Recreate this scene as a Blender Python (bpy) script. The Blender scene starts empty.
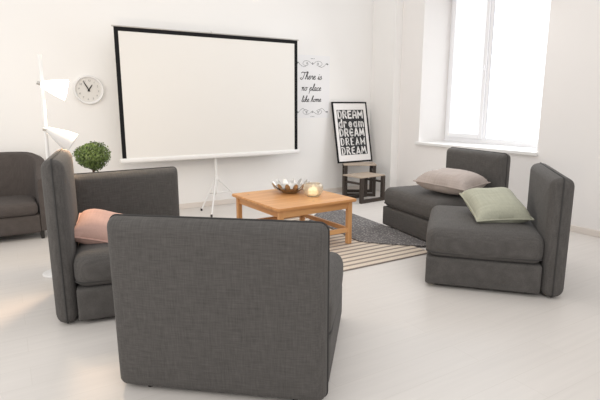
import bpy, bmesh, math, random
from mathutils import Vector, Matrix
random.seed(7)
R = math.radians
PI = math.pi
scene = bpy.context.scene
col = scene.collection

# ------------------------------------------------------------------ materials
def new_mat(name):
    m = bpy.data.materials.new(name); m.use_nodes = True
    nt = m.node_tree
    return m, nt, nt.nodes['Principled BSDF']

def plain(name, c, rough=.6, metal=0., noise=.04, scale=30., bump=0., emis=None, es=0., spec=None):
    m, nt, b = new_mat(name)
    N, L = nt.nodes, nt.links
    tc = N.new('ShaderNodeTexCoord'); nz = N.new('ShaderNodeTexNoise')
    nz.inputs['Scale'].default_value = scale; nz.inputs['Detail'].default_value = 4
    L.new(tc.outputs['Object'], nz.inputs['Vector'])
    mx = N.new('ShaderNodeMix'); mx.data_type = 'RGBA'
    mx.inputs['A'].default_value = (*[max(0, v * (1 - noise)) for v in c], 1)
    mx.inputs['B'].default_value = (*[min(1, v * (1 + noise)) for v in c], 1)
    L.new(nz.outputs['Fac'], mx.inputs['Factor']); L.new(mx.outputs['Result'], b.inputs['Base Color'])
    b.inputs['Roughness'].default_value = rough; b.inputs['Metallic'].default_value = metal
    if spec is not None: b.inputs['Specular IOR Level'].default_value = spec
    if bump:
        bp = N.new('ShaderNodeBump'); bp.inputs['Strength'].default_value = bump; bp.inputs['Distance'].default_value = .004
        L.new(nz.outputs['Fac'], bp.inputs['Height']); L.new(bp.outputs['Normal'], b.inputs['Normal'])
    if emis:
        b.inputs['Emission Color'].default_value = (*emis, 1); b.inputs['Emission Strength'].default_value = es
    return m

def fabric(name, c, contrast=.5, s=110., rough=.95):
    """linen weave: two crossed, stretched noises"""
    m, nt, b = new_mat(name)
    N, L = nt.nodes, nt.links
    tc = N.new('ShaderNodeTexCoord')
    outs = []
    for sc in ((s, s * .07, s), (s * .07, s, s * .07)):
        mp = N.new('ShaderNodeMapping'); mp.inputs['Scale'].default_value = sc
        nz = N.new('ShaderNodeTexNoise'); nz.inputs['Scale'].default_value = 1.; nz.inputs['Detail'].default_value = 3
        L.new(tc.outputs['Object'], mp.inputs['Vector']); L.new(mp.outputs['Vector'], nz.inputs['Vector'])
        outs.append(nz.outputs['Fac'])
    ad = N.new('ShaderNodeMath'); ad.operation = 'ADD'
    L.new(outs[0], ad.inputs[0]); L.new(outs[1], ad.inputs[1])
    mr = N.new('ShaderNodeMapRange'); mr.inputs['From Min'].default_value = .65; mr.inputs['From Max'].default_value = 1.35
    mr.inputs['To Min'].default_value = 1 - contrast; mr.inputs['To Max'].default_value = 1 + contrast
    L.new(ad.outputs[0], mr.inputs['Value'])
    vm = N.new('ShaderNodeVectorMath'); vm.operation = 'SCALE'; vm.inputs[0].default_value = c
    L.new(mr.outputs['Result'], vm.inputs['Scale']); L.new(vm.outputs['Vector'], b.inputs['Base Color'])
    b.inputs['Roughness'].default_value = rough; b.inputs['Specular IOR Level'].default_value = .25
    b.inputs['Sheen Weight'].default_value = .05; b.inputs['Sheen Roughness'].default_value = .5
    bp = N.new('ShaderNodeBump'); bp.inputs['Strength'].default_value = .25; bp.inputs['Distance'].default_value = .003
    L.new(ad.outputs[0], bp.inputs['Height']); L.new(bp.outputs['Normal'], b.inputs['Normal'])
    return m

def floor_mat():
    m, nt, b = new_mat('floor_planks'); N, L = nt.nodes, nt.links
    tc = N.new('ShaderNodeTexCoord')
    br = N.new('ShaderNodeTexBrick')
    br.inputs['Scale'].default_value = 1.; br.inputs['Brick Width'].default_value = 1.3; br.inputs['Row Height'].default_value = .2
    br.inputs['Mortar Size'].default_value = .0022; br.inputs['Mortar Smooth'].default_value = .3
    br.offset = .37
    br.inputs['Color1'].default_value = (.68, .645, .615, 1); br.inputs['Color2'].default_value = (.665, .63, .60, 1)
    br.inputs['Mortar'].default_value = (.63, .595, .56, 1)
    L.new(tc.outputs['Object'], br.inputs['Vector'])
    mp = N.new('ShaderNodeMapping'); mp.inputs['Scale'].default_value = (1.6, 28, 1)
    nz = N.new('ShaderNodeTexNoise'); nz.inputs['Scale'].default_value = 1.; nz.inputs['Detail'].default_value = 6
    L.new(tc.outputs['Object'], mp.inputs['Vector']); L.new(mp.outputs['Vector'], nz.inputs['Vector'])
    mr = N.new('ShaderNodeMapRange'); mr.inputs['To Min'].default_value = .93; mr.inputs['To Max'].default_value = 1.06
    L.new(nz.outputs['Fac'], mr.inputs['Value'])
    vm = N.new('ShaderNodeVectorMath'); vm.operation = 'SCALE'
    L.new(br.outputs['Color'], vm.inputs[0]); L.new(mr.outputs['Result'], vm.inputs['Scale'])
    L.new(vm.outputs['Vector'], b.inputs['Base Color'])
    b.inputs['Roughness'].default_value = .42; b.inputs['Specular IOR Level'].default_value = .35
    return m

def pine_mat(name, axis):
    m, nt, b = new_mat(name); N, L = nt.nodes, nt.links
    tc = N.new('ShaderNodeTexCoord'); mp = N.new('ShaderNodeMapping')
    sc = [22, 22, 22]; sc[axis] = 1.4
    mp.inputs['Scale'].default_value = sc
    nz = N.new('ShaderNodeTexNoise'); nz.inputs['Scale'].default_value = 1.; nz.inputs['Detail'].default_value = 5
    L.new(tc.outputs['Object'], mp.inputs['Vector']); L.new(mp.outputs['Vector'], nz.inputs['Vector'])
    cr = N.new('ShaderNodeValToRGB')
    cr.color_ramp.elements[0].position = .3; cr.color_ramp.elements[0].color = (.54, .25, .09, 1)
    cr.color_ramp.elements[1].position = .7; cr.color_ramp.elements[1].color = (.74, .41, .18, 1)
    L.new(nz.outputs['Fac'], cr.inputs['Fac'])
    # knots
    vo = N.new('ShaderNodeTexVoronoi'); vo.inputs['Scale'].default_value = 5.5
    L.new(tc.outputs['Object'], vo.inputs['Vector'])
    kr = N.new('ShaderNodeMapRange'); kr.inputs['From Min'].default_value = .03; kr.inputs['From Max'].default_value = .10
    L.new(vo.outputs['Distance'], kr.inputs['Value'])
    mx = N.new('ShaderNodeMix'); mx.data_type = 'RGBA'; mx.inputs['A'].default_value = (.25, .10, .035, 1)
    L.new(kr.outputs['Result'], mx.inputs['Factor']); L.new(cr.outputs['Color'], mx.inputs['B'])
    L.new(mx.outputs['Result'], b.inputs['Base Color'])
    b.inputs['Roughness'].default_value = .38
    return m

def stripe_mat():
    m, nt, b = new_mat('striped_rug'); N, L = nt.nodes, nt.links
    tc = N.new('ShaderNodeTexCoord'); sp = N.new('ShaderNodeSeparateXYZ')
    L.new(tc.outputs['Object'], sp.inputs[0])
    mu = N.new('ShaderNodeMath'); mu.operation = 'MULTIPLY'; mu.inputs[1].default_value = 1 / .090
    L.new(sp.outputs['Y'], mu.inputs[0])
    fr = N.new('ShaderNodeMath'); fr.operation = 'FRACT'; L.new(mu.outputs[0], fr.inputs[0])
    cr = N.new('ShaderNodeValToRGB'); e = cr.color_ramp.elements
    e[0].position = 0; e[0].color = (.25, .21, .185, 1)
    e[1].position = .30; e[1].color = (.30, .25, .22, 1)
    x = e.new(.37); x.color = (.66, .57, .47, 1)
    x = e.new(.94); x.color = (.66, .57, .47, 1)
    x = e.new(1.0); x.color = (.25, .21, .185, 1)
    L.new(fr.outputs[0], cr.inputs['Fac'])
    nz = N.new('ShaderNodeTexNoise'); nz.inputs['Scale'].default_value = 90
    L.new(tc.outputs['Object'], nz.inputs['Vector'])
    mr = N.new('ShaderNodeMapRange'); mr.inputs['To Min'].default_value = .75; mr.inputs['To Max'].default_value = 1.25
    L.new(nz.outputs['Fac'], mr.inputs['Value'])
    vm = N.new('ShaderNodeVectorMath'); vm.operation = 'SCALE'
    L.new(cr.outputs['Color'], vm.inputs[0]); L.new(mr.outputs['Result'], vm.inputs['Scale'])
    L.new(vm.outputs['Vector'], b.inputs['Base Color']); b.inputs['Roughness'].default_value = .95
    bp = N.new('ShaderNodeBump'); bp.inputs['Strength'].default_value = .4; bp.inputs['Distance'].default_value = .005
    L.new(nz.outputs['Fac'], bp.inputs['Height']); L.new(bp.outputs['Normal'], b.inputs['Normal'])
    return m

def dark_rug_mat():
    m, nt, b = new_mat('dark_woven_rug'); N, L = nt.nodes, nt.links
    tc = N.new('ShaderNodeTexCoord')
    mp = N.new('ShaderNodeMapping'); mp.inputs['Scale'].default_value = (32, 58, 1); mp.inputs['Rotation'].default_value = (0, 0, R(6))
    L.new(tc.outputs['Object'], mp.inputs['Vector'])
    vo = N.new('ShaderNodeTexVoronoi'); vo.inputs['Scale'].default_value = 1.; vo.inputs['Randomness'].default_value = .55
    L.new(mp.outputs['Vector'], vo.inputs['Vector'])
    cr = N.new('ShaderNodeValToRGB'); e = cr.color_ramp.elements
    e[0].position = .18; e[0].color = (.42, .395, .38, 1)
    e[1].position = .42; e[1].color = (.13, .122, .122, 1)
    L.new(vo.outputs['Distance'], cr.inputs['Fac'])
    L.new(cr.outputs['Color'], b.inputs['Base Color']); b.inputs['Roughness'].default_value = .95
    return m

def glass_mat(name, tint=(1, 1, 1), rough=.05):
    m, nt, b = new_mat(name)
    b.inputs['Base Color'].default_value = (*tint, 1); b.inputs['Roughness'].default_value = rough
    b.inputs['Transmission Weight'].default_value = .85; b.inputs['IOR'].default_value = 1.3
    return m

M = dict(
    wall=plain('wall_paint', (.86, .845, .83), .9, noise=.01, scale=2),
    wallr=plain('wall_paint_pinkish', (.85, .825, .81), .9, noise=.01, scale=2),
    trim=plain('white_trim', (.74, .68, .63), .6, noise=.02),
    floor=floor_mat(),
    sofa=fabric('charcoal_linen', (.091, .085, .081), .24, 190.),
    sofa_edge=plain('charcoal_piping', (.045, .043, .042), .9),
    arm=fabric('taupe_grey_linen', (.082, .070, .065), .2, 190.),
    foot=plain('dark_foot', (.02, .017, .015), .5),
    pink=fabric('pink_cotton', (.58, .375, .32), .06, 90),
    beige=fabric('greige_cotton', (.42, .36, .33), .10, 90),
    green=fabric('sage_cotton', (.42, .42, .335), .10, 90),
    pinex=pine_mat('pine_along_x', 0), piney=pine_mat('pine_along_y', 1), pinez=pine_mat('pine_along_z', 2),
    stripe=stripe_mat(), drug=dark_rug_mat(),
    fringe=plain('cream_fringe', (.75, .71, .66), .9, noise=.1),
    screen=plain('projection_fabric', (.77, .75, .72), .8, noise=.01, scale=1),
    black=plain('matte_black', (.010, .010, .011), .7, spec=.15),
    white=plain('white_enamel', (.80, .79, .78), .35, noise=.01),
    whitep=plain('white_powder_coat', (.80, .79, .78), .5, noise=.01),
    paper=plain('pale_paper', (.83, .825, .835), .9, noise=.015, scale=6),
    pwhite=plain('poster_white', (.82, .80, .79), .6, noise=.01),
    ink=plain('black_ink', (.02, .02, .022), .7),
    ink2=plain('grey_ink', (.12, .12, .13), .8),
    dwood=plain('dark_brown_wood', (.035, .024, .018), .5, noise=.3),
    owood=plain('weathered_oak', (.42, .34, .27), .55, noise=.2, scale=14),
    steel=plain('brushed_steel', (.55, .53, .50), .28, 1., noise=.15),
    leafm=plain('leaf_green', (.095, .145, .036), .6, noise=.8, scale=30),
    trunk=plain('bark', (.075, .045, .028), .9, noise=.3),
    soil=plain('soil', (.04, .028, .02), .95, noise=.4),
    pot=plain('grey_planter', (.30, .29, .28), .7),
    glass=glass_mat('frosted_glass', (.97, .92, .82), .35),
    wax=plain('cream_wax', (.85, .76, .58), .5, emis=(1., .78, .45), es=.9),
    shade_lit=plain('glowing_shade', (.9, .88, .84), .5, emis=(1., .95, .86), es=1.7),
    shade_dim=plain('frosted_shade', (.66, .65, .64), .4, emis=(1., .93, .84), es=.03),
    bulb=plain('warm_bulb', (1, .85, .6), .4, emis=(1., .72, .38), es=14.),
    blind=plain('backlit_blind', (.9, .92, .95), .8, emis=(.87, .94, 1.), es=1.0),
    blind_l=plain('backlit_blind_bluish', (.9, .92, .95), .8, emis=(.89, .95, 1.), es=.50),
    frame=plain('white_pvc_glow', (.86, .86, .88), .35, noise=.01, emis=(.95, .97, 1.), es=.04),  # slight emission put in; brightens frame and handle against the backlit blinds
    gasket=plain('grey_gasket', (.55, .55, .58), .6),
    pane=glass_mat('window_glass', (1., 1., 1.), .0),
    dial=plain('dial_ivory', (.70, .68, .65), .6, noise=.02),
)

# ------------------------------------------------------------------ mesh helpers
def obj(name, bm, mat, parent=None, smooth=True, loc=None, rot=None, recalc=True):
    if recalc: bmesh.ops.recalc_face_normals(bm, faces=bm.faces[:])
    me = bpy.data.meshes.new(name); bm.to_mesh(me); bm.free()
    if smooth:
        for p in me.polygons: p.use_smooth = True
        try: me.set_sharp_from_angle(angle=R(40))
        except Exception: pass
    me.materials.append(mat)
    o = bpy.data.objects.new(name, me); col.objects.link(o)
    if parent is not None: o.parent = parent
    if loc is not None: o.location = loc
    if rot is not None: o.rotation_euler = rot
    return o

def tag(o, label=None, cat=None, group=None, kind=None):
    if label: o['label'] = label
    if cat: o['category'] = cat
    if group: o['group'] = group
    if kind: o['kind'] = kind
    return o

def thing(name, label, cat, loc=(0, 0, 0), rz=0., group=None):
    o = bpy.data.objects.new(name, None); col.objects.link(o)
    o.location = loc; o.rotation_euler = (0, 0, rz); o.empty_display_size = .1
    return tag(o, label, cat, group)

def copy_tree(o, parent=None):
    c = o.copy(); col.objects.link(c)
    if parent is not None: c.parent = parent
    for ch in list(o.children): copy_tree(ch, c)
    return c

def B(): return bmesh.new()

def box(bm, x0, x1, y0, y1, z0, z1, bev=0., seg=2):
    r = bmesh.ops.create_cube(bm, size=1.)
    vs = r['verts']
    bmesh.ops.scale(bm, vec=(x1 - x0, y1 - y0, z1 - z0), verts=vs)
    bmesh.ops.translate(bm, vec=((x0 + x1) / 2, (y0 + y1) / 2, (z0 + z1) / 2), verts=vs)
    if bev:
        es = list({e for v in vs for e in v.link_edges})
        bmesh.ops.bevel(bm, geom=es, offset=bev, segments=seg, affect='EDGES', profile=.5)
    return bm

def axis_samples(h, r, n):
    s = [-h + r * (1 - math.cos(PI / 2 * i / 4)) for i in range(4)]
    s += [-h + r + (2 * (h - r)) * i / n for i in range(n + 1)]
    s += [h - r + r * math.sin(PI / 2 * i / 4) for i in range(1, 5)]
    return s

def rbox(bm, c, size, r, puff=(0, 0, 0), n=8, rp=None, wob=0.):
    """rounded box with pillowed faces; r = edge radius per axis pair (single value) """
    h = [s / 2 for s in size]
    rr = [min(r, x * .98) for x in h]
    S = [axis_samples(h[k], rr[k], n) for k in range(3)]
    faces = []
    nv = []
    for ax in range(3):
        u, v = (ax + 1) % 3, (ax + 2) % 3
        for sg in (-1, 1):
            grid = []
            for a in S[u]:
                row = []
                for b_ in S[v]:
                    p = [0, 0, 0]; p[ax] = sg * h[ax]; p[u] = a; p[v] = b_
                    q = [max(-(h[k] - rr[k]), min(h[k] - rr[k], p[k])) for k in range(3)]
                    d = Vector([p[k] - q[k] for k in range(3)])
                    if d.length > 0: d.normalize()
                    w = [q[k] + d[k] * rr[k] for k in range(3)]
                    for k in range(3):
                        o1, o2 = (k + 1) % 3, (k + 2) % 3
                        f = max(0, 1 - (w[o1] / h[o1]) ** 2) * max(0, 1 - (w[o2] / h[o2]) ** 2)
                        w[k] += puff[k] * f * (w[k] / h[k])
                    if wob:
                        w[2] += wob * math.sin(w[0] * 9 + 1) * math.sin(w[1] * 7 + 2)
                    vv = bm.verts.new([w[k] + c[k] for k in range(3)]); row.append(vv); nv.append(vv)
                grid.append(row)
            for i in range(len(grid) - 1):
                for j in range(len(grid[0]) - 1):
                    f = [grid[i][j], grid[i + 1][j], grid[i + 1][j + 1], grid[i][j + 1]]
                    bm.faces.new(f if sg > 0 else f[::-1])
    bmesh.ops.remove_doubles(bm, verts=nv, dist=1e-5)
    return bm

def tube(bm, pts, r, closed=False, seg=8, cap=True, flat=None):
    pts = [Vector(p) for p in pts]; n = len(pts)
    rs = r if isinstance(r, (list, tuple)) else [r] * n
    rings = []; prev = None
    for i, p in enumerate(pts):
        if closed: t = (pts[(i + 1) % n] - pts[i - 1])
        elif i == 0: t = pts[1] - pts[0]
        elif i == n - 1: t = pts[-1] - pts[-2]
        else: t = pts[i + 1] - pts[i - 1]
        t.normalize()
        if prev is None:
            a = Vector((0, 0, 1)) if abs(t.z) < .9 else Vector((1, 0, 0))
            u = t.cross(a).normalized()
        else:
            u = (prev - t * prev.dot(t)).normalized()
        prev = u; w = t.cross(u)
        rings.append([bm.verts.new(p + (u * math.cos(2 * PI * k / seg) + w * math.sin(2 * PI * k / seg)) * rs[i]) for k in range(seg)])
    m = n if closed else n - 1
    for i in range(m):
        a, b_ = rings[i], rings[(i + 1) % n]
        for k in range(seg):
            bm.faces.new([a[k], a[(k + 1) % seg], b_[(k + 1) % seg], b_[k]])
    if cap and not closed:
        bm.faces.new(rings[0][::-1]); bm.faces.new(rings[-1])
    return bm

def lathe(bm, prof, seg=32, c=(0, 0, 0), axis=None):
    """profile (r, z) revolved about z; axis = Matrix to orient"""
    rings = []
    nv = []
    for r, z in prof:
        if r < 1e-6:
            v = bm.verts.new((0, 0, z)); rings.append([v]); nv.append(v)
        else:
            ring = [bm.verts.new((r * math.cos(2 * PI * k / seg), r * math.sin(2 * PI * k / seg), z)) for k in range(seg)]
            rings.append(ring); nv += ring
    for a, b_ in zip(rings, rings[1:]):
        for k in range(seg):
            k2 = (k + 1) % seg
            if len(a) == 1 and len(b_) == 1: continue
            if len(a) == 1: bm.faces.new([a[0], b_[k], b_[k2]])
            elif len(b_) == 1: bm.faces.new([a[k], a[k2], b_[0]])
            else: bm.faces.new([a[k], a[k2], b_[k2], b_[k]])
    if axis is not None: bmesh.ops.transform(bm, matrix=axis, verts=nv)
    bmesh.ops.translate(bm, vec=c, verts=nv)
    return bm

def aim(d):
    return Vector((0, 0, 1)).rotation_difference(Vector(d).normalized()).to_matrix().to_4x4()

def rrect_loop(a, b_, r, n=6, pa=0.):
    """points of a rounded rectangle with half sizes a, b_"""
    out = []
    for cx, cy, s in ((a - r, b_ - r, 0), (-(a - r), b_ - r, 90), (-(a - r), -(b_ - r), 180), (a - r, -(b_ - r), 270)):
        for i in range(n + 1):
            t = R(s + 90 * i / n); out.append((cx + r * math.cos(t), cy + r * math.sin(t)))
    return out

def ribbon(bm, pts, w, to3d):
    """flat stroke with round joins in a plane; to3d maps (u, v) to a point"""
    for (x0, y0), (x1, y1) in zip(pts, pts[1:]):
        dx, dy = x1 - x0, y1 - y0; l = math.hypot(dx, dy)
        if l < 1e-9: continue
        nx, ny = -dy / l * w / 2, dx / l * w / 2
        bm.faces.new([bm.verts.new(to3d(*q)) for q in ((x0 - nx, y0 - ny), (x1 - nx, y1 - ny), (x1 + nx, y1 + ny), (x0 + nx, y0 + ny))])
    for x, y in pts:
        bm.faces.new([bm.verts.new(to3d(x + w / 2 * math.cos(PI / 4 * k), y + w / 2 * math.sin(PI / 4 * k))) for k in range(8)])

def arc(cx, cy, r, a0, a1, n=10, ry=None):
    ry = ry or r
    return [(cx + r * math.cos(R(a0 + (a1 - a0) * i / n)), cy + ry * math.sin(R(a0 + (a1 - a0) * i / n))) for i in range(n + 1)]

def smooth_path(p, n=5):
    """Catmull-Rom through 2-D points"""
    out = []
    q = [p[0]] + list(p) + [p[-1]]
    for i in range(1, len(q) - 2):
        for k in range(n):
            t = k / n
            out.append(tuple(.5 * (2 * q[i][d] + (q[i + 1][d] - q[i - 1][d]) * t + (2 * q[i - 1][d] - 5 * q[i][d] + 4 * q[i + 1][d] - q[i + 2][d]) * t * t
                       + (3 * q[i][d] - q[i - 1][d] - 3 * q[i + 1][d] + q[i + 2][d]) * t ** 3) for d in range(2)))
    out.append(tuple(p[-1]))
    return out

# ------------------------------------------------------------------ room shell
YB, XW = 6.37, 5.325
WH = 3.3
bm = B(); box(bm, -3.5, XW + .7, -2.5, YB + .2, -.1, 0.)
tag(obj('floor', bm, M['floor'], smooth=False), kind='structure')
bm = B(); box(bm, -3.5, XW + .7, YB, YB + .2, 0, WH)
tag(obj('wall_back', bm, M['wall'], smooth=False), kind='structure')
WY0, WY1, WZ0, WZ1, RD = 3.46, 5.38, .84, 3.02, .575   # window opening and recess depth
bm = B()
box(bm, XW, XW + .7, -2.5, WY0, 0, WH)
box(bm, XW, XW + .7, WY1, YB, 0, WH)
box(bm, XW, XW + .7, WY0, WY1, 0, WZ0 - .03)
box(bm, XW, XW + .7, WY0, WY1, WZ1, WH)
tag(obj('wall_right', bm, M['wallr'], smooth=False), kind='structure')
bm = B(); box(bm, 5.19, XW, 5.83, YB, 0, WH, .004)
tag(obj('trim_1', bm, M['wall'], smooth=False), kind='structure')          # shallow pier in the corner
bm = B(); box(bm, XW - .018, XW, -2.5, 5.83, 0, .07, .004)
tag(obj('baseboard_right', bm, M['trim'], smooth=False), kind='structure')
bm = B(); box(bm, -3.5, 5.19, YB - .018, YB, 0, .07, .004)
tag(obj('baseboard_back', bm, M['trim'], smooth=False), kind='structure')

# window
win = tag(bpy.data.objects.new('window_1', None), kind='structure'); col.objects.link(win)
win.location = (XW + RD, (WY0 + WY1) / 2, WZ0)
wh = (WY1 - WY0) / 2; wz = WZ1 - WZ0
MU = 4.65 - win.location.y                                                  # mullion position
bm = B()
box(bm, -.03, .05, -wh, -wh + .06, 0, wz, .004); box(bm, -.03, .05, wh - .05, wh, 0, wz, .004)
box(bm, -.028, .048, -wh + .05, wh - .04, 0, .07, .004); box(bm, -.028, .048, -wh + .05, wh - .04, wz - .06, wz, .004)
box(bm, -.032, .052, MU - .03, MU + .03, .05, wz - .05, .004)
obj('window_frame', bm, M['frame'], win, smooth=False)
bm = B()
a, b_ = MU + .025, wh - .045
for y0, y1, z0, z1 in ((a, a + .06, .06, wz - .05), (b_ - .06, b_, .06, wz - .05), (a + .06, b_ - .06, .062, .125), (a + .06, b_ - .06, wz - .12, wz - .052)):
    box(bm, -.055, .02, y0, y1, z0, z1, .006)
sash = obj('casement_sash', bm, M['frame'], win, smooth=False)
for y in (MU + .0255, MU - .0325):
    bm = B(); box(bm, -.033, -.029, y - .003, y + .003, .07, wz - .06)
    obj('gasket', bm, M['gasket'], win, smooth=False)
bm = B(); box(bm, -.075, -.055, a + .018, a + .042, 1.02, 1.09, .004)
tube(bm, [(-.085, a + .03, 1.055), (-.1, a + .03, 1.055), (-.105, a + .045, 1.02), (-.105, a + .085, .94)], .009)
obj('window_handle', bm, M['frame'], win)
bm = B(); box(bm, .0, .012, a + .05, b_ - .05, .12, wz - .11)
obj('pane', bm, M['pane'], win, smooth=False)
bm = B(); box(bm, .0, .012, -wh + .05, MU - .02, .065, wz - .05)
obj('pane', bm, M['pane'], win, smooth=False)
bm = B(); box(bm, -.040, -.036, a + .055, b_ - .055, .115, wz - .10)
obj('backlit_blind', bm, M['blind_l'], win, smooth=False)
bm = B(); box(bm, -.022, -.018, -wh + .045, MU - .025, .075, wz - .05)
obj('backlit_blind', bm, M['blind'], win, smooth=False)
bm = B(); box(bm, XW - .05, XW + RD + .02, WY0 - .02, WY1 + .03, WZ0 - .04, WZ0, .006)
tag(obj('trim_2', bm, M['white'], smooth=False), kind='structure')           # window sill

# ------------------------------------------------------------------ upholstered pieces
def pillow_slab(bm, T, W, H, zc, rc, rt):
    """padded panel: outline W x H with corner radius rc, two half-pads meeting at a seam at mid thickness"""
    loops = []
    ins = [rt * (1 - math.cos(PI / 2 * i / 7)) for i in range(8)]
    for i, d in enumerate(ins):
        t = T / 2 * math.sin(PI / 2 * i / 7) ** .9
        loops.append((d, t))
    loops += [(rt + .04, T / 2 + .004), (rt + .12, T / 2 + .009), (rt + .24, T / 2 + .012)]
    for sg in (1, -1):
        prev = first if sg < 0 else None
        for i, (d, t) in enumerate(loops):
            if i == 0 and sg < 0: continue
            a, b_ = W / 2 - d, H / 2 - d
            r_ = max(.004, rc - d * .35)
            ring = [bm.verts.new((T / 2 - sg * t, y, z + zc)) for y, z in rrect_loop(a, b_, min(r_, a * .9, b_ * .9), 6)]
            if i == 0: first = ring
            if prev:
                n = len(ring)
                for k in range(n): bm.faces.new([prev[k], prev[(k + 1) % n], ring[(k + 1) % n], ring[k]])
            prev = ring
        bm.faces.new(prev)
    return bm

def slab_parts(root, W, T, Z0, Z1, loc=(0, 0, 0), rz=0., name='backrest', rc=.04, lean=0.):
    o = obj(name, pillow_slab(B(), T, W, Z1 - Z0, (Z0 + Z1) / 2, rc, .062), M['sofa'], root, loc=loc, rot=(0, lean, rz))
    bm = B()
    lp = rrect_loop(W / 2 + .001, (Z1 - Z0) / 2 + .001, rc, 6)
    tube(bm, [(T * .5, y, z + (Z0 + Z1) / 2) for y, z in lp], .0055, closed=True, seg=6)
    obj('piping', bm, M['sofa_edge'], o)
    return o

def seat_parts(root, x0, x1, W, loc=(0, 0, 0), rz=0.):
    D = x1 - x0; xm = (x0 + x1) / 2
    b = obj('seat_base', rbox(B(), (xm, 0, .135), (D - .012, W, .215), .018, (.004, .004, 0), n=6), M['sofa'], root, loc=loc, rot=(0, 0, rz))
    c = obj('seat_cushion', rbox(B(), (xm, 0, .35), (D, W + .01, .225), .075, (.008, .012, .022), n=10, wob=.002), M['sofa'], root, loc=loc, rot=(0, 0, rz))
    bm = B()
    lp = rrect_loop(D / 2 - .004, W / 2 + .001, .06, 6)
    tube(bm, [(x + xm, y, .283) for x, y in lp], .005, closed=True, seg=6)
    obj('piping', bm, M['sofa_edge'], c)
    for sx in (x0 + .09, x1 - .09):
        for sy in (-W / 2 + .1, W / 2 - .1):
            bm = B(); lathe(bm, [(0, 0), (.02, 0), (.024, .045), (0, .045)], 12, (sx, sy, 0))
            obj('foot', bm, M['foot'], root, loc=loc, rot=(0, 0, rz))

W0, T0, D0 = 1.03, .16, .80
GS = 'charcoal modular seats set round the rug'
def modular_seat(label, loc, deg, W=W0, D=D0, z1=.87, back_w=None, lean=0.):
    t = thing('modular_seat', label, 'armchair', loc, R(deg), GS)
    slab_parts(t, back_w or W, T0, .01, z1, lean=lean)
    seat_parts(t, T0 - .005, T0 + D, W)
    for sy in (-W / 2 + .15, W / 2 - .15):
        bm = B(); lathe(bm, [(0, 0), (.014, 0), (.018, .035), (0, .035)], 12, (.065, sy, 0))
        obj('foot', bm, M['foot'], t)
    return t
modular_seat('charcoal grey linen modular seat nearest the viewer, seen from behind its wide backrest', (.747, 2.004, 0), 49.8, W=1.035, z1=.872, D=.87, lean=R(-1.5))
modular_seat('charcoal modular seat at right holding the sage green cushion', (3.70, 2.18, 0), 132, W=1.0, z1=.885, D=.82)
modular_seat('charcoal modular seat under the window holding the greige cushion', (4.54, 3.60, 0), 171.2, W=.97, back_w=.90, z1=.89, D=.81)
# left corner seat: tall upright side slab, low slab at its back
c4 = thing('modular_seat', 'charcoal modular corner seat at left with tall side panel and pink cushion', 'armchair', (.315, 3.64, 0), R(-10), GS)
slab_parts(c4, .82, .132, .010, 1.06, loc=(-.080, 0, 0), name='tall_side_panel', lean=R(-.3))
seat_parts(c4, .048, .60, .87)
slab_parts(c4, .88, T0, .018, .85, loc=(.435, .535, 0), rz=R(90 + 14), name='backrest')

def cushion(name, label, mat, w, d, h, loc, rot, group='scatter cushions on the modular seats'):
    bm = B(); n = 22
    top = {}; bot = {}
    for i in range(n + 1):
        for j in range(n + 1):
            u, v = -1 + 2 * i / n, -1 + 2 * j / n
            k = 1 - .07 * (1 - abs(u) ** 2) * abs(v) ** 6 - .07 * (1 - abs(v) ** 2) * abs(u) ** 6
            x = u * w / 2 * (1 - .07 * (1 - v * v) * u * u); y = v * d / 2 * (1 - .07 * (1 - u * u) * v * v)
            z = h / 2 * (max(0, 1 - u ** 4) * max(0, 1 - v ** 4)) ** .55
            z *= 1 + .05 * math.sin(5 * u + 2 * v) * math.cos(4 * v)
            top[i, j] = bm.verts.new((x, y, z)); bot[i, j] = bm.verts.new((x, y, -z * .9)) if 0 < i < n and 0 < j < n else top[i, j]
    for i in range(n):
        for j in range(n):
            bm.faces.new([top[i, j], top[i + 1, j], top[i + 1, j + 1], top[i, j + 1]])
            f = [bot[i, j], bot[i, j + 1], bot[i + 1, j + 1], bot[i + 1, j]]
            if len(set(f)) == 4:
                try: bm.faces.new(f)
                except ValueError: pass
    edge = [(i, 0) for i in range(n)] + [(n, j) for j in range(n)] + [(i, n) for i in range(n, 0, -1)] + [(0, j) for j in range(n, 0, -1)]
    ep = [top[e].co.copy() for e in edge]
    o = obj(name, bm, mat, loc=loc, rot=rot, smooth=True)
    for p in o.data.polygons: p.use_smooth = True
    tag(o, label, 'cushion', group)
    b2 = B(); tube(b2, ep, .006, closed=True, seg=6)
    obj('seam', b2, mat, o)
    return o

cushion('scatter_cushion', 'sage green square cushion lying on the right modular seat', M['green'], .43, .50, .20, (3.38, 2.525, .572), (.27, -.04, -.574))
cushion('scatter_cushion', 'greige square cushion lying flat on the modular seat under the window', M['beige'], .58, .56, .23, (3.94, 3.478, .600), (.06, -.02, .252))
cushion('scatter_cushion', 'pink cushion lying between the panels of the left corner seat', M['pink'], .50, .40, .20, (.585, 3.53, .515), (R(10), R(14), R(-17)))

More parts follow.
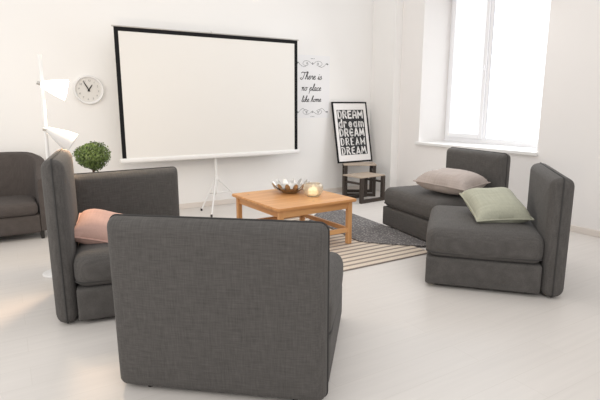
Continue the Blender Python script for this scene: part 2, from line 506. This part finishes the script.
# ------------------------------------------------------------------ tub armchair at far left
ac = thing('tub_armchair', 'taupe grey tub armchair with rounded back and short legs at far left', 'armchair', (-.13, 5.63, 0))
AW = .43
def u_path():
    p = [(AW, 0.), (AW, .12), (AW, .26)]
    for i in range(1, 9):
        t = PI / 2 * i / 9; p.append((AW - .34 + .34 * math.cos(t), .26 + .34 * math.sin(t)))
    p += [(.035, .60), (0, .60)]
    return p + [(-x, y) for x, y in p[-2::-1]]
up = u_path()
bm = B(); rings = []
for i, (x, y) in enumerate(up):
    a = Vector(up[max(0, i - 1)]); b_ = Vector(up[min(len(up) - 1, i + 1)]); t = (b_ - a).normalized(); nrm = Vector((-t.y, t.x))   # points inwards
    s = min(1, y / .55); s = s * s * (3 - 2 * s)
    hh = .66 + .215 * s; th = .065
    ring = []
    prof = [(-th, .09), (-th, hh - .06), (-th * .75, hh - .02), (0, hh), (th * .75, hh - .02), (th, hh - .06), (th, .09)]
    if i in (0, len(up) - 1): prof = [(q * .8, z - (.012 if z > .2 else 0)) for q, z in prof]
    lean = .04 * s
    for q, z in prof:
        k = q - lean * (z - .3) / .6
        ring.append(bm.verts.new((x + nrm.x * k, y + nrm.y * k, z)))
    rings.append(ring)
for a, b_ in zip(rings, rings[1:]):
    for k in range(len(a)):
        k2 = (k + 1) % len(a); bm.faces.new([a[k], a[k2], b_[k2], b_[k]])
bm.faces.new(rings[0]); bm.faces.new(rings[-1])
obj('tub_shell', bm, M['arm'], ac)
obj('seat_base', rbox(B(), (0, .29, .170), (AW * 2 - .10, .58, .20), .03, (0, .01, 0), n=6), M['arm'], ac)
sc = obj('seat_cushion', rbox(B(), (0, .265, .335), (AW * 2 - .14, .60, .13), .045, (0, .012, .012), n=8), M['arm'], ac)
for sx in (-1, 1):
    for y in (.04, .52):
        bm = B(); lathe(bm, [(0, 0), (.016, 0), (.024, .1), (0, .1)], 12, (sx * (AW - .05), y, 0))
        obj('leg', bm, M['foot'], ac)

# ------------------------------------------------------------------ floor lamp
LX, LY = .272, 4.364
lamp = thing('floor_lamp', 'white floor lamp with tilting shades, one glowing, behind the left corner seat', 'lamp', (LX, LY, 0))
bm = B(); lathe(bm, [(0, 0), (.108, 0), (.112, .008), (.108, .018), (.03, .028), (.02, .05), (0, .05)], 36)
obj('base', bm, M['white'], lamp)
bm = B(); tube(bm, [(0, 0, .02), (.012, 0, .9), (.02, 0, 1.4), (.026, 0, 1.765)], .0135, seg=12)
obj('pole', bm, M['white'], lamp)
def lamp_head(piv, d, L, r0, r1, mat, lit):
    d = Vector(d).normalized(); mtx = aim(d)
    prof = [(0, -.02), (r0 * .8, -.018), (r0, 0), (r0 + (r1 - r0) * .3, L * .25), (r0 + (r1 - r0) * .7, L * .62), (r1, L), (r1 - .004, L), (r0 + (r1 - r0) * .66, L * .62), (r0 * .8, .004), (0, .002)]
    bm = B(); lathe(bm, prof, 28, piv, mtx)
    s = obj('lamp_shade', bm, mat, lamp)
    bm = B(); lathe(bm, [(0, -.03), (.012, -.025), (.022, .0), (.028, .03), (.02, .055), (0, .065)], 16, Vector(piv) + d * L * .35, mtx)
    obj('bulb', bm, M['bulb'] if lit else M['white'], s)
    bm = B(); tube(bm, [Vector(piv) + Vector((-.045, 0, .015)), Vector(piv) + Vector((.005, 0, -.005))], .014, seg=10)
    obj('joint_knob', bm, M['steel'], s)
lamp_head((.03, -.045, 1.535), (.96, -.18, -.25), .16, .03, .082, M['shade_lit'], True)
lamp_head((.04, -.045, 1.185), (.78, -.15, -.52), .19, .028, .085, M['shade_dim'], False)

# ------------------------------------------------------------------ topiary
tp = thing('topiary_tree', 'small round green topiary tree standing behind the left corner seat', 'plant', (.70, 4.95, 0))
bm = B(); lathe(bm, [(0, 0), (.11, 0), (.15, .5), (.155, .52), (.135, .52), (.13, .47), (0, .47)], 32)
obj('planter', bm, M['pot'], tp)
bm = B(); lathe(bm, [(0, .46), (.131, .478), (0, .49)], 24); obj('soil', bm, M['soil'], tp)
bm = B(); tube(bm, [(0, 0, .47), (.008, .0, .62), (-.004, .003, .72), (.0, 0, .80), (.0, 0, .9)], [.016, .013, .011, .01, .006], seg=8)
for k in range(7):
    a = k * .9; tube(bm, [(0, 0, .76 + .01 * k), (.05 * math.cos(a), .05 * math.sin(a), .82 + .012 * k), (.10 * math.cos(a), .10 * math.sin(a), .88 + .015 * k)], [.006, .004, .002], seg=5)
obj('trunk', bm, M['trunk'], tp)
bm = B()
lumps = [Vector((random.gauss(0, 1), random.gauss(0, 1), random.gauss(0, 1))).normalized() for _ in range(26)]
cc = Vector((0, 0, .905))
for i in range(3600):
    d = Vector((random.gauss(0, 1), random.gauss(0, 1), random.gauss(0, 1))).normalized()
    k = max(d.dot(l) for l in lumps)
    rad = .145 * (.80 + .24 * max(0, (k - .8) / .2)) * (random.uniform(.25, 1) ** .5 if random.random() < .6 else random.uniform(.9, 1.10))
    if d.z < -.3: rad *= .92
    p = cc + Vector((d.x * 1.08, d.y * 1.08, d.z * .98)) * rad
    if p.z < .78 and math.hypot(p.x, p.y) < .02: continue
    nrm = (d + Vector((random.gauss(0, .5), random.gauss(0, .5), random.gauss(0, .5)))).normalized()
    t = nrm.orthogonal().normalized(); t = (Matrix.Rotation(random.random() * 6.28, 3, nrm) @ t); s2 = nrm.cross(t)
    L_, Wd = random.uniform(.018, .032), random.uniform(.010, .015)
    bm.faces.new([bm.verts.new(q) for q in (p - t * L_ / 2, p + s2 * Wd / 2 + nrm * .002, p + t * L_ / 2, p - s2 * Wd / 2 + nrm * .002)])
obj('foliage', bm, M['leafm'], tp, smooth=False, recalc=False)

# ------------------------------------------------------------------ wall clock
ck = thing('wall_clock', 'round white wall clock with black hands on the back wall', 'clock', (.915, YB, 1.556))
ck.rotation_euler = (R(90), R(7), 0)       # local z points out of the wall (-Y), local y up
bm = B(); lathe(bm, [(0, .0), (.158, 0), (.167, .012), (.167, .04), (.16, .048), (.15, .046), (.142, .03), (.138, .022)], 48)
obj('rim', bm, M['white'], ck)
bm = B(); lathe(bm, [(0, .022), (.139, .022), (.139, .018), (0, .018)], 48); obj('dial', bm, M['dial'], ck)
def numeral_mesh(s, size):
    cu = bpy.data.curves.new('numeral', 'FONT'); cu.body = s; cu.size = size; cu.align_x = 'CENTER'; cu.align_y = 'CENTER'
    o = bpy.data.objects.new('numeral', cu); col.objects.link(o)
    dg = bpy.context.evaluated_depsgraph_get(); dg.update()
    me = bpy.data.meshes.new_from_object(o.evaluated_get(dg)); bpy.data.objects.remove(o); bpy.data.curves.remove(cu)
    return me
for h in range(1, 13):
    me = numeral_mesh(str(h), .03); me.materials.clear(); me.materials.append(M['ink2'])
    o = bpy.data.objects.new('numeral', me); col.objects.link(o); o.parent = ck
    o.location = (.108 * math.sin(R(30 * h)), .108 * math.cos(R(30 * h)), .0235)
def hand(name, ang, L_, w, z):
    bm = B(); d = Vector((math.sin(R(ang)), math.cos(R(ang)), 0)); s = Vector((d.y, -d.x, 0))
    vs = [bm.verts.new(p + Vector((0, 0, z))) for p in (-d * .02 - s * w / 2, -d * .02 + s * w / 2, d * L_ * .6 + s * w / 2, d * L_ + s * w * .2, d * L_ - s * w * .2, d * L_ * .6 - s * w / 2)]
    f = bm.faces.new(vs); r = bmesh.ops.extrude_face_region(bm, geom=[f])
    bmesh.ops.translate(bm, vec=(0, 0, .002), verts=[v for v in r['geom'] if isinstance(v, bmesh.types.BMVert)])
    obj(name, bm, M['black'], ck, smooth=False)
hand('minute_hand', 324, .115, .011, .030); hand('hour_hand', 27, .075, .012, .0265)
bm = B(); lathe(bm, [(0, .024), (.009, .024), (.009, .035), (0, .036)], 16); obj('hub', bm, M['black'], ck)

# ------------------------------------------------------------------ projection screen on tripod
SY = 6.08
k = SY / YB
def sx(x): return x * k
def sz(z): return 1.38 + (z - 1.38) * k
X0, X1, Z0s, Z1s = sx(1.245), sx(3.795), sz(.715), sz(2.305)
ps = thing('projection_screen', 'large white projection screen with black border on white tripod', 'projection screen', (2.42, SY, 0))
def P(x, y, z): return (x - 2.42, y - SY, z)
bm = B(); box(bm, X0 - 2.42, X1 - 2.42, -.004, .0, Z0s, Z1s)
obj('screen_fabric', bm, M['screen'], ps, smooth=False)
bm = B(); bw = .048
for a in ((X0, X0 + bw, Z0s, Z1s), (X1 - bw, X1, Z0s, Z1s), (X0 + bw, X1 - bw, Z1s - bw, Z1s)):
    box(bm, a[0] - 2.42, a[1] - 2.42, -.006, -.0042, a[2], a[3])
obj('black_border', bm, M['black'], ps, smooth=False)
bm = B(); tube(bm, [P(X0 - .02, SY, Z1s + .004), P(X1 + .02, SY, Z1s + .004)], .009, seg=10)
obj('top_rail', bm, M['steel'], ps)
bm = B(); rbox(bm, (sum((X0, X1)) / 2 - 2.42, 0, Z0s - .022), (X1 - X0 + .06, .06, .058), .02, n=3)
obj('roller_case', bm, M['whitep'], ps)
bm = B(); tube(bm, [(-.035, .05, .20), (-.035, .05, 1.3), (-.035, .05, Z1s + .03), (-.035, .0, Z1s + .03)], .014, seg=10)
obj('pole', bm, M['whitep'], ps)
bm = B(); lathe(bm, [(0, .4), (.028, .4), (.03, .43), (.022, .46), (0, .46)], 16, (-.035, .05, 0))
obj('collar', bm, M['whitep'], ps)
for fx, fy in ((2.16, 6.12), (2.14, 5.70), (2.82, 6.22)):
    bm = B(); f = P(fx, fy, .012); tube(bm, [(-.035, .05, .43), ((f[0] - .035) / 2, (f[1] + .05) / 2, .222), f], .011, seg=8)
    lg = obj('leg', bm, M['whitep'], ps)
    bm = B(); lathe(bm, [(0, 0), (.014, 0), (.014, .03), (0, .03)], 10, (f[0], f[1], 0)); obj('rubber_foot', bm, M['foot'], lg)
    bm = B(); m_ = ((f[0] - .035) / 2, (f[1] + .05) / 2, .222); tube(bm, [m_, (-.035, .05, .215)], .005, seg=6); obj('brace', bm, M['steel'], lg)

# ------------------------------------------------------------------ quote sheet on the wall
qs = thing('wall_print', 'pale wall print lettered in black script beside the projection screen', 'poster', (4.06, YB, 1.19))
bm = B(); box(bm, -.31, .31, -.004, 0, 0, .92); obj('paper', bm, M['paper'], qs, smooth=False)
def on_sheet(u, v): return (u, -.0052, v)
G = {  # connected script letters: strokes on an x-height of 1
    'T': ([[(-.1, 1.75), (.15, 2.0), (.6, 1.95), (1.1, 2.0), (1.3, 2.2)], [(.75, 1.95), (.65, 1.0), (.45, .1), (.1, -.1), (-.1, .2), (.1, .45)]], 1.05),
    'h': ([[(0, .1), (.35, 1.2), (.5, 2.0), (.35, 2.05), (.2, 1.2), (.1, 0)], [(.12, .4), (.35, .95), (.55, .9), (.5, .3), (.6, .0), (.8, .25)]], .78),
    'e': ([[(0, .3), (.3, .55), (.45, .85), (.3, 1.0), (.1, .7), (.1, .2), (.3, 0), (.6, .25)]], .56),
    'r': ([[(0, .2), (.2, .95), (.3, 1.05), (.35, .85), (.55, .85), (.5, .3), (.6, 0), (.75, .2)]], .68),
    'i': ([[(0, .2), (.2, .95), (.15, .3), (.25, 0), (.45, .25)], [(.25, 1.4), (.27, 1.45)]], .42),
    's': ([[(0, .2), (.3, 1.0), (.45, .5), (.35, .05), (.05, .05)], [(.3, .05), (.6, .3)]], .6),
    'n': ([[(0, .8), (.12, .95), (.1, 0)], [(.12, .5), (.35, .95), (.5, .9), (.48, .2), (.58, 0), (.75, .25)]], .74),
    'o': ([[(.35, 1.0), (.1, .75), (.08, .25), (.3, 0), (.52, .3), (.5, .75), (.35, 1.0), (.5, .85), (.75, .9)]], .7),
    'p': ([[(0, .3), (.2, .95), (.05, -.9)], [(.14, .6), (.4, 1.0), (.6, .7), (.5, .15), (.25, .05)], [(.5, .1), (.75, .25)]], .74),
    'l': ([[(0, .2), (.3, 1.1), (.42, 2.0), (.28, 2.05), (.15, 1.0), (.18, .1), (.35, 0), (.5, .25)]], .47),
    'a': ([[(.5, .85), (.25, 1.0), (.05, .5), (.2, 0), (.42, .35), (.52, .95), (.48, .2), (.58, 0), (.75, .25)]], .74),
    'c': ([[(.48, .8), (.3, 1.0), (.07, .6), (.12, .1), (.35, 0), (.6, .25)]], .58),
    'k': ([[(0, .1), (.35, 1.2), (.5, 2.0), (.35, 2.05), (.2, 1.2), (.1, 0)], [(.15, .45), (.45, .95), (.5, .7), (.2, .5), (.5, 0), (.75, .25)]], .74),
    'm': ([[(0, .8), (.1, .95), (.08, 0)], [(.1, .5), (.3, .95), (.42, .85), (.4, 0)], [(.42, .5), (.62, .95), (.76, .9), (.74, .2), (.84, 0), (1.0, .25)]], .98),
    ' ': ([], .65)}
def script_line(text, cx, base, s, w):
    tot = sum(G[c][1] for c in text) * s * 1.42
    x = cx - tot / 2
    for word in text.split(' '):
        bm = B()
        for c in word:
            for st in G[c][0]:
                pts = [(x + (px * 1.42 + .22 * py) * s, base + py * s) for px, py in st]
                ribbon(bm, smooth_path(pts, 4), w, on_sheet)
            x += G[c][1] * s * 1.42
        x += G[' '][1] * s * 1.3
        obj('lettering', bm, M['ink'], qs, smooth=False)
script_line('There is', -.02, .570, .050, .0095)
script_line('no place', -.02, .405, .047, .0095)
script_line('like home', -.02, .240, .042, .009)
def flourish(zc, sg):
    w = .0045
    for s in (-1, 1):
        bm = B()
        ribbon(bm, smooth_path([(s * .02, zc), (s * .07, zc + .03 * sg), (s * .13, zc + .035 * sg), (s * .17, zc), (s * .13, zc - .035 * sg), (s * .08, zc - .02 * sg), (s * .09, zc + .01)], 5), w, on_sheet)
        ribbon(bm, smooth_path([(s * .10, zc - .03), (s * .16, zc - .05 * sg), (s * .22, zc - .02 * sg), (s * .25, zc + .01 * sg), (s * .28, zc), (s * .27, zc - .015)], 5), w, on_sheet)
        ribbon(bm, [(s * .10, zc + .012 * t) for t in (-1, 0, 1)], .010, on_sheet)
        ribbon(bm, [(s * .255, zc), (s * .275, zc)], .014, on_sheet)
        obj('flourish', bm, M['ink2'], qs, smooth=False)
    bm = B(); ribbon(bm, arc(0, zc, .011, 0, 360, 10), .008, on_sheet)
    obj('ornament', bm, M['ink2'], qs, smooth=False)
    for u in (-.025, 0, .025):
        bm = B(); ribbon(bm, [(u, zc + .07 * sg), (u + .003, zc + .07 * sg)], .011, on_sheet)
        obj('ornament', bm, M['ink2'], qs, smooth=False)
flourish(.80, 1); flourish(.09, -1)

# ------------------------------------------------------------------ nesting tables and framed poster
def nest_table(name, label, cx, cy, rz, w, d, h, leg, top):
    t = thing(name, label, 'side table', (cx, cy, 0), rz, 'nesting side tables in the corner')
    bm = B(); box(bm, -w / 2 - .01, w / 2 + .01, -d / 2 - .01, d / 2 + .01, h - top, h, .003)
    obj('tabletop', bm, M['owood'], t, smooth=False)
    for s in (-1, 1):
        y0, y1 = (s * d / 2 - leg / 2, s * d / 2 + leg / 2)
        bm = B()
        box(bm, -w / 2, -w / 2 + leg, y0, y1, 0, h - top); box(bm, w / 2 - leg, w / 2, y0, y1, 0, h - top)
        box(bm, -w / 2 + leg, w / 2 - leg, y0, y1, 0, leg)
        obj('sled_leg', bm, M['dwood'], t, smooth=False)
    for s in (-1, 1):
        bm = B(); box(bm, s * (w / 2 - leg / 2) - .01, s * (w / 2 - leg / 2) + .01, -d / 2, d / 2, h - top - .10, h - top - .07)
        obj('side_rail', bm, M['dwood'], t, smooth=False)
    return t
nest_table('nesting_table', 'lower dark-legged oak side table pulled out in front of its taller twin', 4.475, 5.60, R(6), .475, .36, .38, .048, .018)
nest_table('nesting_table', 'taller dark-legged oak side table carrying the framed poster', 4.70, 6.01, R(-31), .48, .34, .492, .045, .018)

# framed poster leaning on the wall
PW, PH = .675, .955
pb, pt_y = 6.135, 6.335
tilt = math.asin((pt_y - pb) / PH)
po = thing('framed_poster', 'black-framed typographic poster leaning on the wall above the side table', 'poster', (4.725, pb, .495))
po.rotation_euler = (-tilt, 0, R(0))
bm = B()
for a in ((-PW / 2, -PW / 2 + .022, 0, PH), (PW / 2 - .022, PW / 2, 0, PH), (-PW / 2 + .022, PW / 2 - .022, 0, .022), (-PW / 2 + .022, PW / 2 - .022, PH - .022, PH)):
    box(bm, a[0], a[1], -.012, .012, a[2], a[3], .002)
obj('picture_frame', bm, M['black'], po, smooth=False)
bm = B(); box(bm, -PW / 2 + .01, PW / 2 - .01, -.004, .008, .01, PH - .01)
obj('print_sheet', bm, M['pwhite'], po, smooth=False)
BW = .262
RH = .142; rows = [PH - .125 - .142 * i for i in range(5)]        # tops of the five rows
def on_print(u, v): return (u, -.0052, v)
def on_print2(u, v): return (u, -.0062, v)
bm = B()
for t in rows:
    bm.faces.new([bm.verts.new(on_print(*q)) for q in ((-BW, t - RH), (BW, t - RH), (BW, t), (-BW, t))])
obj('black_block', bm, M['ink'], po, smooth=False)
A1 = {'D': [[(0, 0), (0, 1)], [(0, 1)] + arc(.35, .5, .45, 90, -90, 10, .5) + [(0, 0)]],
      'R': [[(0, 0), (0, 1), (.4, 1)] + arc(.42, .74, .3, 90, -90, 8, .26) + [(.0, .48)], [(.35, .48), (.8, 0)]],
      'E': [[(.75, 1), (0, 1), (0, 0), (.75, 0)], [(0, .52), (.6, .52)]],
      'A': [[(0, 0), (0, .6)] + arc(.4, .6, .4, 180, 0, 8, .4) + [(.8, 0)], [(0, .4), (.8, .4)]],
      'M': [[(0, 0), (0, 1), (.45, .35), (.9, 1), (.9, 0)]]}
A2 = {'D': [arc(.35, .33, .34, 0, 360, 14, .33), [(.7, 0), (.7, 1.05)]],
      'R': [[(0, 0), (0, .7)], [(0, .4)] + arc(.3, .4, .28, 160, 40, 6, .3)],
      'E': [[(.02, .36), (.66, .36)] + arc(.34, .34, .33, 5, 320, 12)],
      'A': [arc(.34, .33, .33, 0, 360, 14), [(.68, .68), (.68, 0)]],
      'M': [[(0, 0), (0, .7)], arc(.24, .42, .24, 180, 0, 6) + [(.48, 0)], arc(.72, .42, .24, 180, 0, 6) + [(.96, 0)]]}
A3 = {'D': [[(.0, 0), (.0, 1)], arc(.1, .5, .68, 88, -88, 12, .5)],
      'R': [[(0, 0), (0, 1)] + arc(.35, .72, .38, 90, -90, 8, .28) + [(.1, .44)], [(.4, .44), (.78, 0)]],
      'E': [arc(.45, .5, .45, 55, 305, 12, .5), [(.05, .5), (.7, .5)]],
      'A': [[(0, 0), (.35, 1), (.5, 1), (.85, 0)], [(.15, .3), (.7, .3)]],
      'M': [[(0, 0), (.1, 1), (.45, .2), (.8, 1), (.9, 0)]]}
A4 = {'D': [[(0, 0), (0, 1), (.4, 1), (.75, .75), (.75, .25), (.4, 0), (0, 0)], [(.18, .05), (.18, .95)]],
      'R': [[(0, 0), (0, 1), (.55, 1), (.7, .85), (.7, .62), (.55, .48), (0, .48)], [(.18, 0), (.18, .95)], [(.35, .48), (.8, 0)]],
      'E': [[(.7, 1), (0, 1), (0, 0), (.7, 0)], [(.18, .05), (.18, .95)], [(.18, .5), (.55, .5)]],
      'A': [[(0, 0), (.4, 1), (.8, 0)], [(.2, 0), (.48, .75)], [(.2, .32), (.68, .32)]],
      'M': [[(0, 0), (0, 1), (.45, .3), (.9, 1), (.9, 0)], [(.18, 0), (.18, .75)], [(.74, 0), (.74, .78)]]}
A5 = {'D': [[(-.05, 1), (.4, 1)] + arc(.35, .5, .45, 85, -85, 8, .5) + [(-.05, 0)], [(.12, 0), (.12, .7)]],
      'R': [[(0, 1), (.5, 1), (.75, .8), (.5, .55), (.1, .55)], [(.08, 0), (.08, .75)], [(.35, .5), (.85, 0)]],
      'E': [[(.75, 1), (.1, .9), (.05, .5), (.1, .1), (.75, 0)], [(.05, .5), (.6, .55)]],
      'A': [[(0, 0), (.45, 1), (.85, 0)], [(.1, .2), (.55, .2)]],
      'M': [[(0, 0), (.15, 1), (.45, .35), (.75, 1), (.95, 0)]]}
for t, al, w, hh in zip(rows, (A1, A2, A3, A4, A5), (.026, .025, .025, .012, .021), (.106, .112, .110, .108, .104)):
    x = -BW + .022
    wd = {'D': .082, 'R': .086, 'E': .082, 'A': .088, 'M': .104}
    for ch in 'DREAM':
        s = wd[ch] * .88; bm = B()
        for st in al[ch]:
            ribbon(bm, [(x + u * s * 1.0, t - .128 + v * hh) for u, v in st], w, on_print2)
        x += wd[ch] + .0115
        obj('letter', bm, M['pwhite'], po, smooth=False)

# ------------------------------------------------------------------ coffee table
ct = thing('coffee_table', 'square pine coffee table with lower rails standing on the rugs', 'table', (2.455, 4.215, .0125), R(2.5))
TW, TD, TH = .925, .955, .46
a, b_ = TW / 2, TD / 2
bm = B()
lp = rrect_loop(a, b_, .035, 3)
f = bm.faces.new([bm.verts.new((x, y, TH - .028)) for x, y in lp])
r = bmesh.ops.extrude_face_region(bm, geom=[f]); bmesh.ops.translate(bm, vec=(0, 0, .028), verts=[v for v in r['geom'] if isinstance(v, bmesh.types.BMVert)])
bmesh.ops.bevel(bm, geom=[e for e in bm.edges if abs(e.verts[0].co.z - e.verts[1].co.z) < 1e-6], offset=.006, segments=2, affect='EDGES')
obj('tabletop', bm, M['pinex'], ct, smooth=False)
lx, ly, lw = a - .065, b_ - .06, .048
for s in (-1, 1):
    for t in (-1, 1):
        bm = B(); box(bm, s * lx - lw / 2, s * lx + lw / 2, t * ly - lw / 2, t * ly + lw / 2, .0, TH - .028, .005)
        obj('leg', bm, M['pinez'], ct, smooth=False)
for t in (-1, 1):
    bm = B(); box(bm, -lx, lx, t * ly - .012, t * ly + .012, TH - .098, TH - .028, .002); obj('apron', bm, M['pinex'], ct, smooth=False)
    bm = B(); box(bm, t * lx - .012, t * lx + .012, -ly, ly, TH - .098, TH - .028, .002); obj('apron', bm, M['piney'], ct, smooth=False)
    bm = B(); box(bm, -lx, lx, t * ly - .014, t * ly + .014, .12, .165, .003); obj('lower_rail', bm, M['pinex'], ct, smooth=False)
    bm = B(); box(bm, t * lx - .014, t * lx + .014, -ly, ly, .12, .165, .003); obj('lower_rail', bm, M['piney'], ct, smooth=False)

# petal bowl
bw_ = thing('petal_bowl', 'silver metal bowl with petal rim on the coffee table', 'bowl', (2.54, 4.41, TH + .0125))
bw_.scale = (1.15, 1.15, 1.15)
bm = B(); lathe(bm, [(0, .004), (.06, .002), (.075, .006), (.11, .03), (.145, .06), (.143, .063), (.108, .034), (.07, .010), (0, .008)], 40)
obj('bowl_body', bm, M['steel'], bw_)
for ring, (n, r0, z0, tl, ln, ww) in enumerate(((14, .125, .044, 48, .085, .048), (11, .10, .028, 30, .07, .05))):
    for i in range(n):
        an = 2 * PI * (i + .5 * ring) / n
        bm = B(); pts = []
        d = Vector((math.cos(an), math.sin(an), 0)); s = Vector((-d.y, d.x, 0)); u = d * math.cos(R(tl)) + Vector((0, 0, math.sin(R(tl))))
        nn = s.cross(u)
        for q in range(12):
            th = 2 * PI * q / 12
            pts.append(d * r0 + Vector((0, 0, z0)) + u * (ln / 2 + ln / 2 * math.cos(th)) + s * ww / 2 * math.sin(th) + nn * .006 * math.sin(th) ** 2)
        f = bm.faces.new([bm.verts.new(p) for p in pts])
        r = bmesh.ops.extrude_face_region(bm, geom=[f]); bmesh.ops.translate(bm, vec=nn * .003, verts=[v for v in r['geom'] if isinstance(v, bmesh.types.BMVert)])
        obj('petal', bm, M['steel'], bw_, smooth=False)

# glass candle holder
gl = thing('candle_bowl', 'small round glass candle bowl with a warm glow on the coffee table', 'candle holder', (2.635, 4.11, TH + .0125))
gl.scale = (1.18, 1.18, 1.3)
bm = B(); lathe(bm, [(0, .0), (.05, .0), (.075, .02), (.088, .055), (.083, .085), (.068, .1), (.064, .098), (.078, .083), (.082, .055), (.07, .024), (.045, .008), (0, .008)], 14)
obj('glass_bowl', bm, M['glass'], gl, smooth=False)
bm = B(); lathe(bm, [(0, .009), (.04, .009), (.04, .055), (.034, .06), (0, .057)], 20); cd = obj('candle', bm, M['wax'], gl)
bm = B(); lathe(bm, [(0, .058), (.006, .066), (.008, .074), (.004, .086), (0, .094)], 10); obj('flame', bm, M['wax'], cd)

# ------------------------------------------------------------------ rugs
bm = B(); box(bm, 1.25, 3.37, 3.17, 5.15, .002, .012, .003)
rg = obj('striped_rug', bm, M['stripe'], smooth=False); tag(rg, 'cream and brown striped flatweave rug under the coffee table', 'rug')
bm = B()
poly = [(3.755, 5.40), (3.70, 4.70), (3.655, 4.20), (3.60, 3.75), (3.53, 3.33), (3.43, 3.335), (3.27, 3.48), (3.13, 3.62), (3.0, 3.79), (3.0, 3.95), (3.04, 4.2), (3.06, 4.5), (3.05, 4.84), (3.30, 5.09), (3.62, 5.385)]
f = bm.faces.new([bm.verts.new((x, y, .014)) for x, y in poly])
r = bmesh.ops.extrude_face_region(bm, geom=[f]); bmesh.ops.translate(bm, vec=(0, 0, .01), verts=[v for v in r['geom'] if isinstance(v, bmesh.types.BMVert)])
dr = obj('woven_rug', bm, M['drug'], smooth=False); tag(dr, 'dark grey patterned rug overlapping the striped rug', 'rug')
bm = B()
p0, p1 = Vector((3.05, 4.84, .02)), Vector((3.62, 5.385, .02))
dd = (p1 - p0).normalized(); nn = Vector((-dd.y, dd.x, 0))
L_ = (p1 - p0).length
for i in range(60):
    p = p0 + dd * L_ * (i + .5) / 60
    q = p + nn * random.uniform(.035, .05) + dd * random.uniform(-.008, .008); q.z = .016
    tube(bm, [p, q], .006, seg=5)
fr = obj('fringe', bm, M['fringe'], dr)

# ------------------------------------------------------------------ lights
w = bpy.data.worlds.new('World'); scene.world = w; w.use_nodes = True
wn = w.node_tree.nodes; bg = wn['Background']
bg.inputs['Color'].default_value = (1., .985, .965, 1); bg.inputs['Strength'].default_value = .84

def area(name, loc, target, sx_, sy_, power, color):
    l = bpy.data.lights.new(name, 'AREA'); l.shape = 'RECTANGLE'; l.size = sx_; l.size_y = sy_; l.energy = power; l.color = color
    o = bpy.data.objects.new(name, l); col.objects.link(o); o.location = loc
    o.rotation_euler = (Vector(target) - Vector(loc)).to_track_quat('-Z', 'Y').to_euler()
    return o
area('room_fill', (2.6, 3.6, 3.25), (2.9, 4.2, 0), 2.4, 2.4, 22, (1., .95, .90))  # added overhead fill for the corner walls, not an actual fixture
area('window_light', (XW - .08, 4.4, 1.95), (2.0, 3.4, .5), 1.7, 1.9, 26, (.95, .975, 1.))
area('rear_fill', (.2, -1.6, 2.9), (1.8, 4.2, .6), 3.0, 2.0, 52, (1., .97, .93))  # added fill behind the camera, lifts the near backrest; no fixture there
area('left_fill', (-2.6, 2.6, 2.2), (.4, 6.0, 1.2), 2.2, 1.8, 48, (1., .96, .90))  # added fill from the left for wall and floor; no window modelled there
def point(name, loc, power, color, r):
    l = bpy.data.lights.new(name, 'POINT'); l.energy = power; l.color = color; l.shadow_soft_size = r
    o = bpy.data.objects.new(name, l); col.objects.link(o); o.location = loc
point('upper_lamp_light', (LX + .27, LY - .10, 1.45), 22, (1., .80, .56), .06)
sl = bpy.data.lights.new('panel_glow_spot', 'SPOT'); sl.energy = 40; sl.specular_factor = .1; sl.color = (1., .62, .36); sl.spot_size = R(62); sl.spot_blend = 1.; sl.shadow_soft_size = .04  # added free-floating warm spot for the side panel's glow; lower bulb is unlit
so = bpy.data.objects.new('panel_glow_spot', sl); col.objects.link(so); so.location = (LX + .20, LY - .13, 1.22)
so.rotation_euler = (Vector((.36, 4.04, .98)) - Vector(so.location)).to_track_quat('-Z', 'Y').to_euler()

# ------------------------------------------------------------------ camera
cam = bpy.data.cameras.new('Camera'); cam.sensor_width = 36; cam.lens = 488 / 600 * 36; cam.clip_start = .05
co = bpy.data.objects.new('Camera', cam); col.objects.link(co)
co.location = (0, 0, 1.38); co.rotation_euler = (R(90 - 11.0), 0, R(-31.1))
scene.camera = co
scene.view_settings.view_transform = 'Standard'
scene.view_settings.look = 'None'
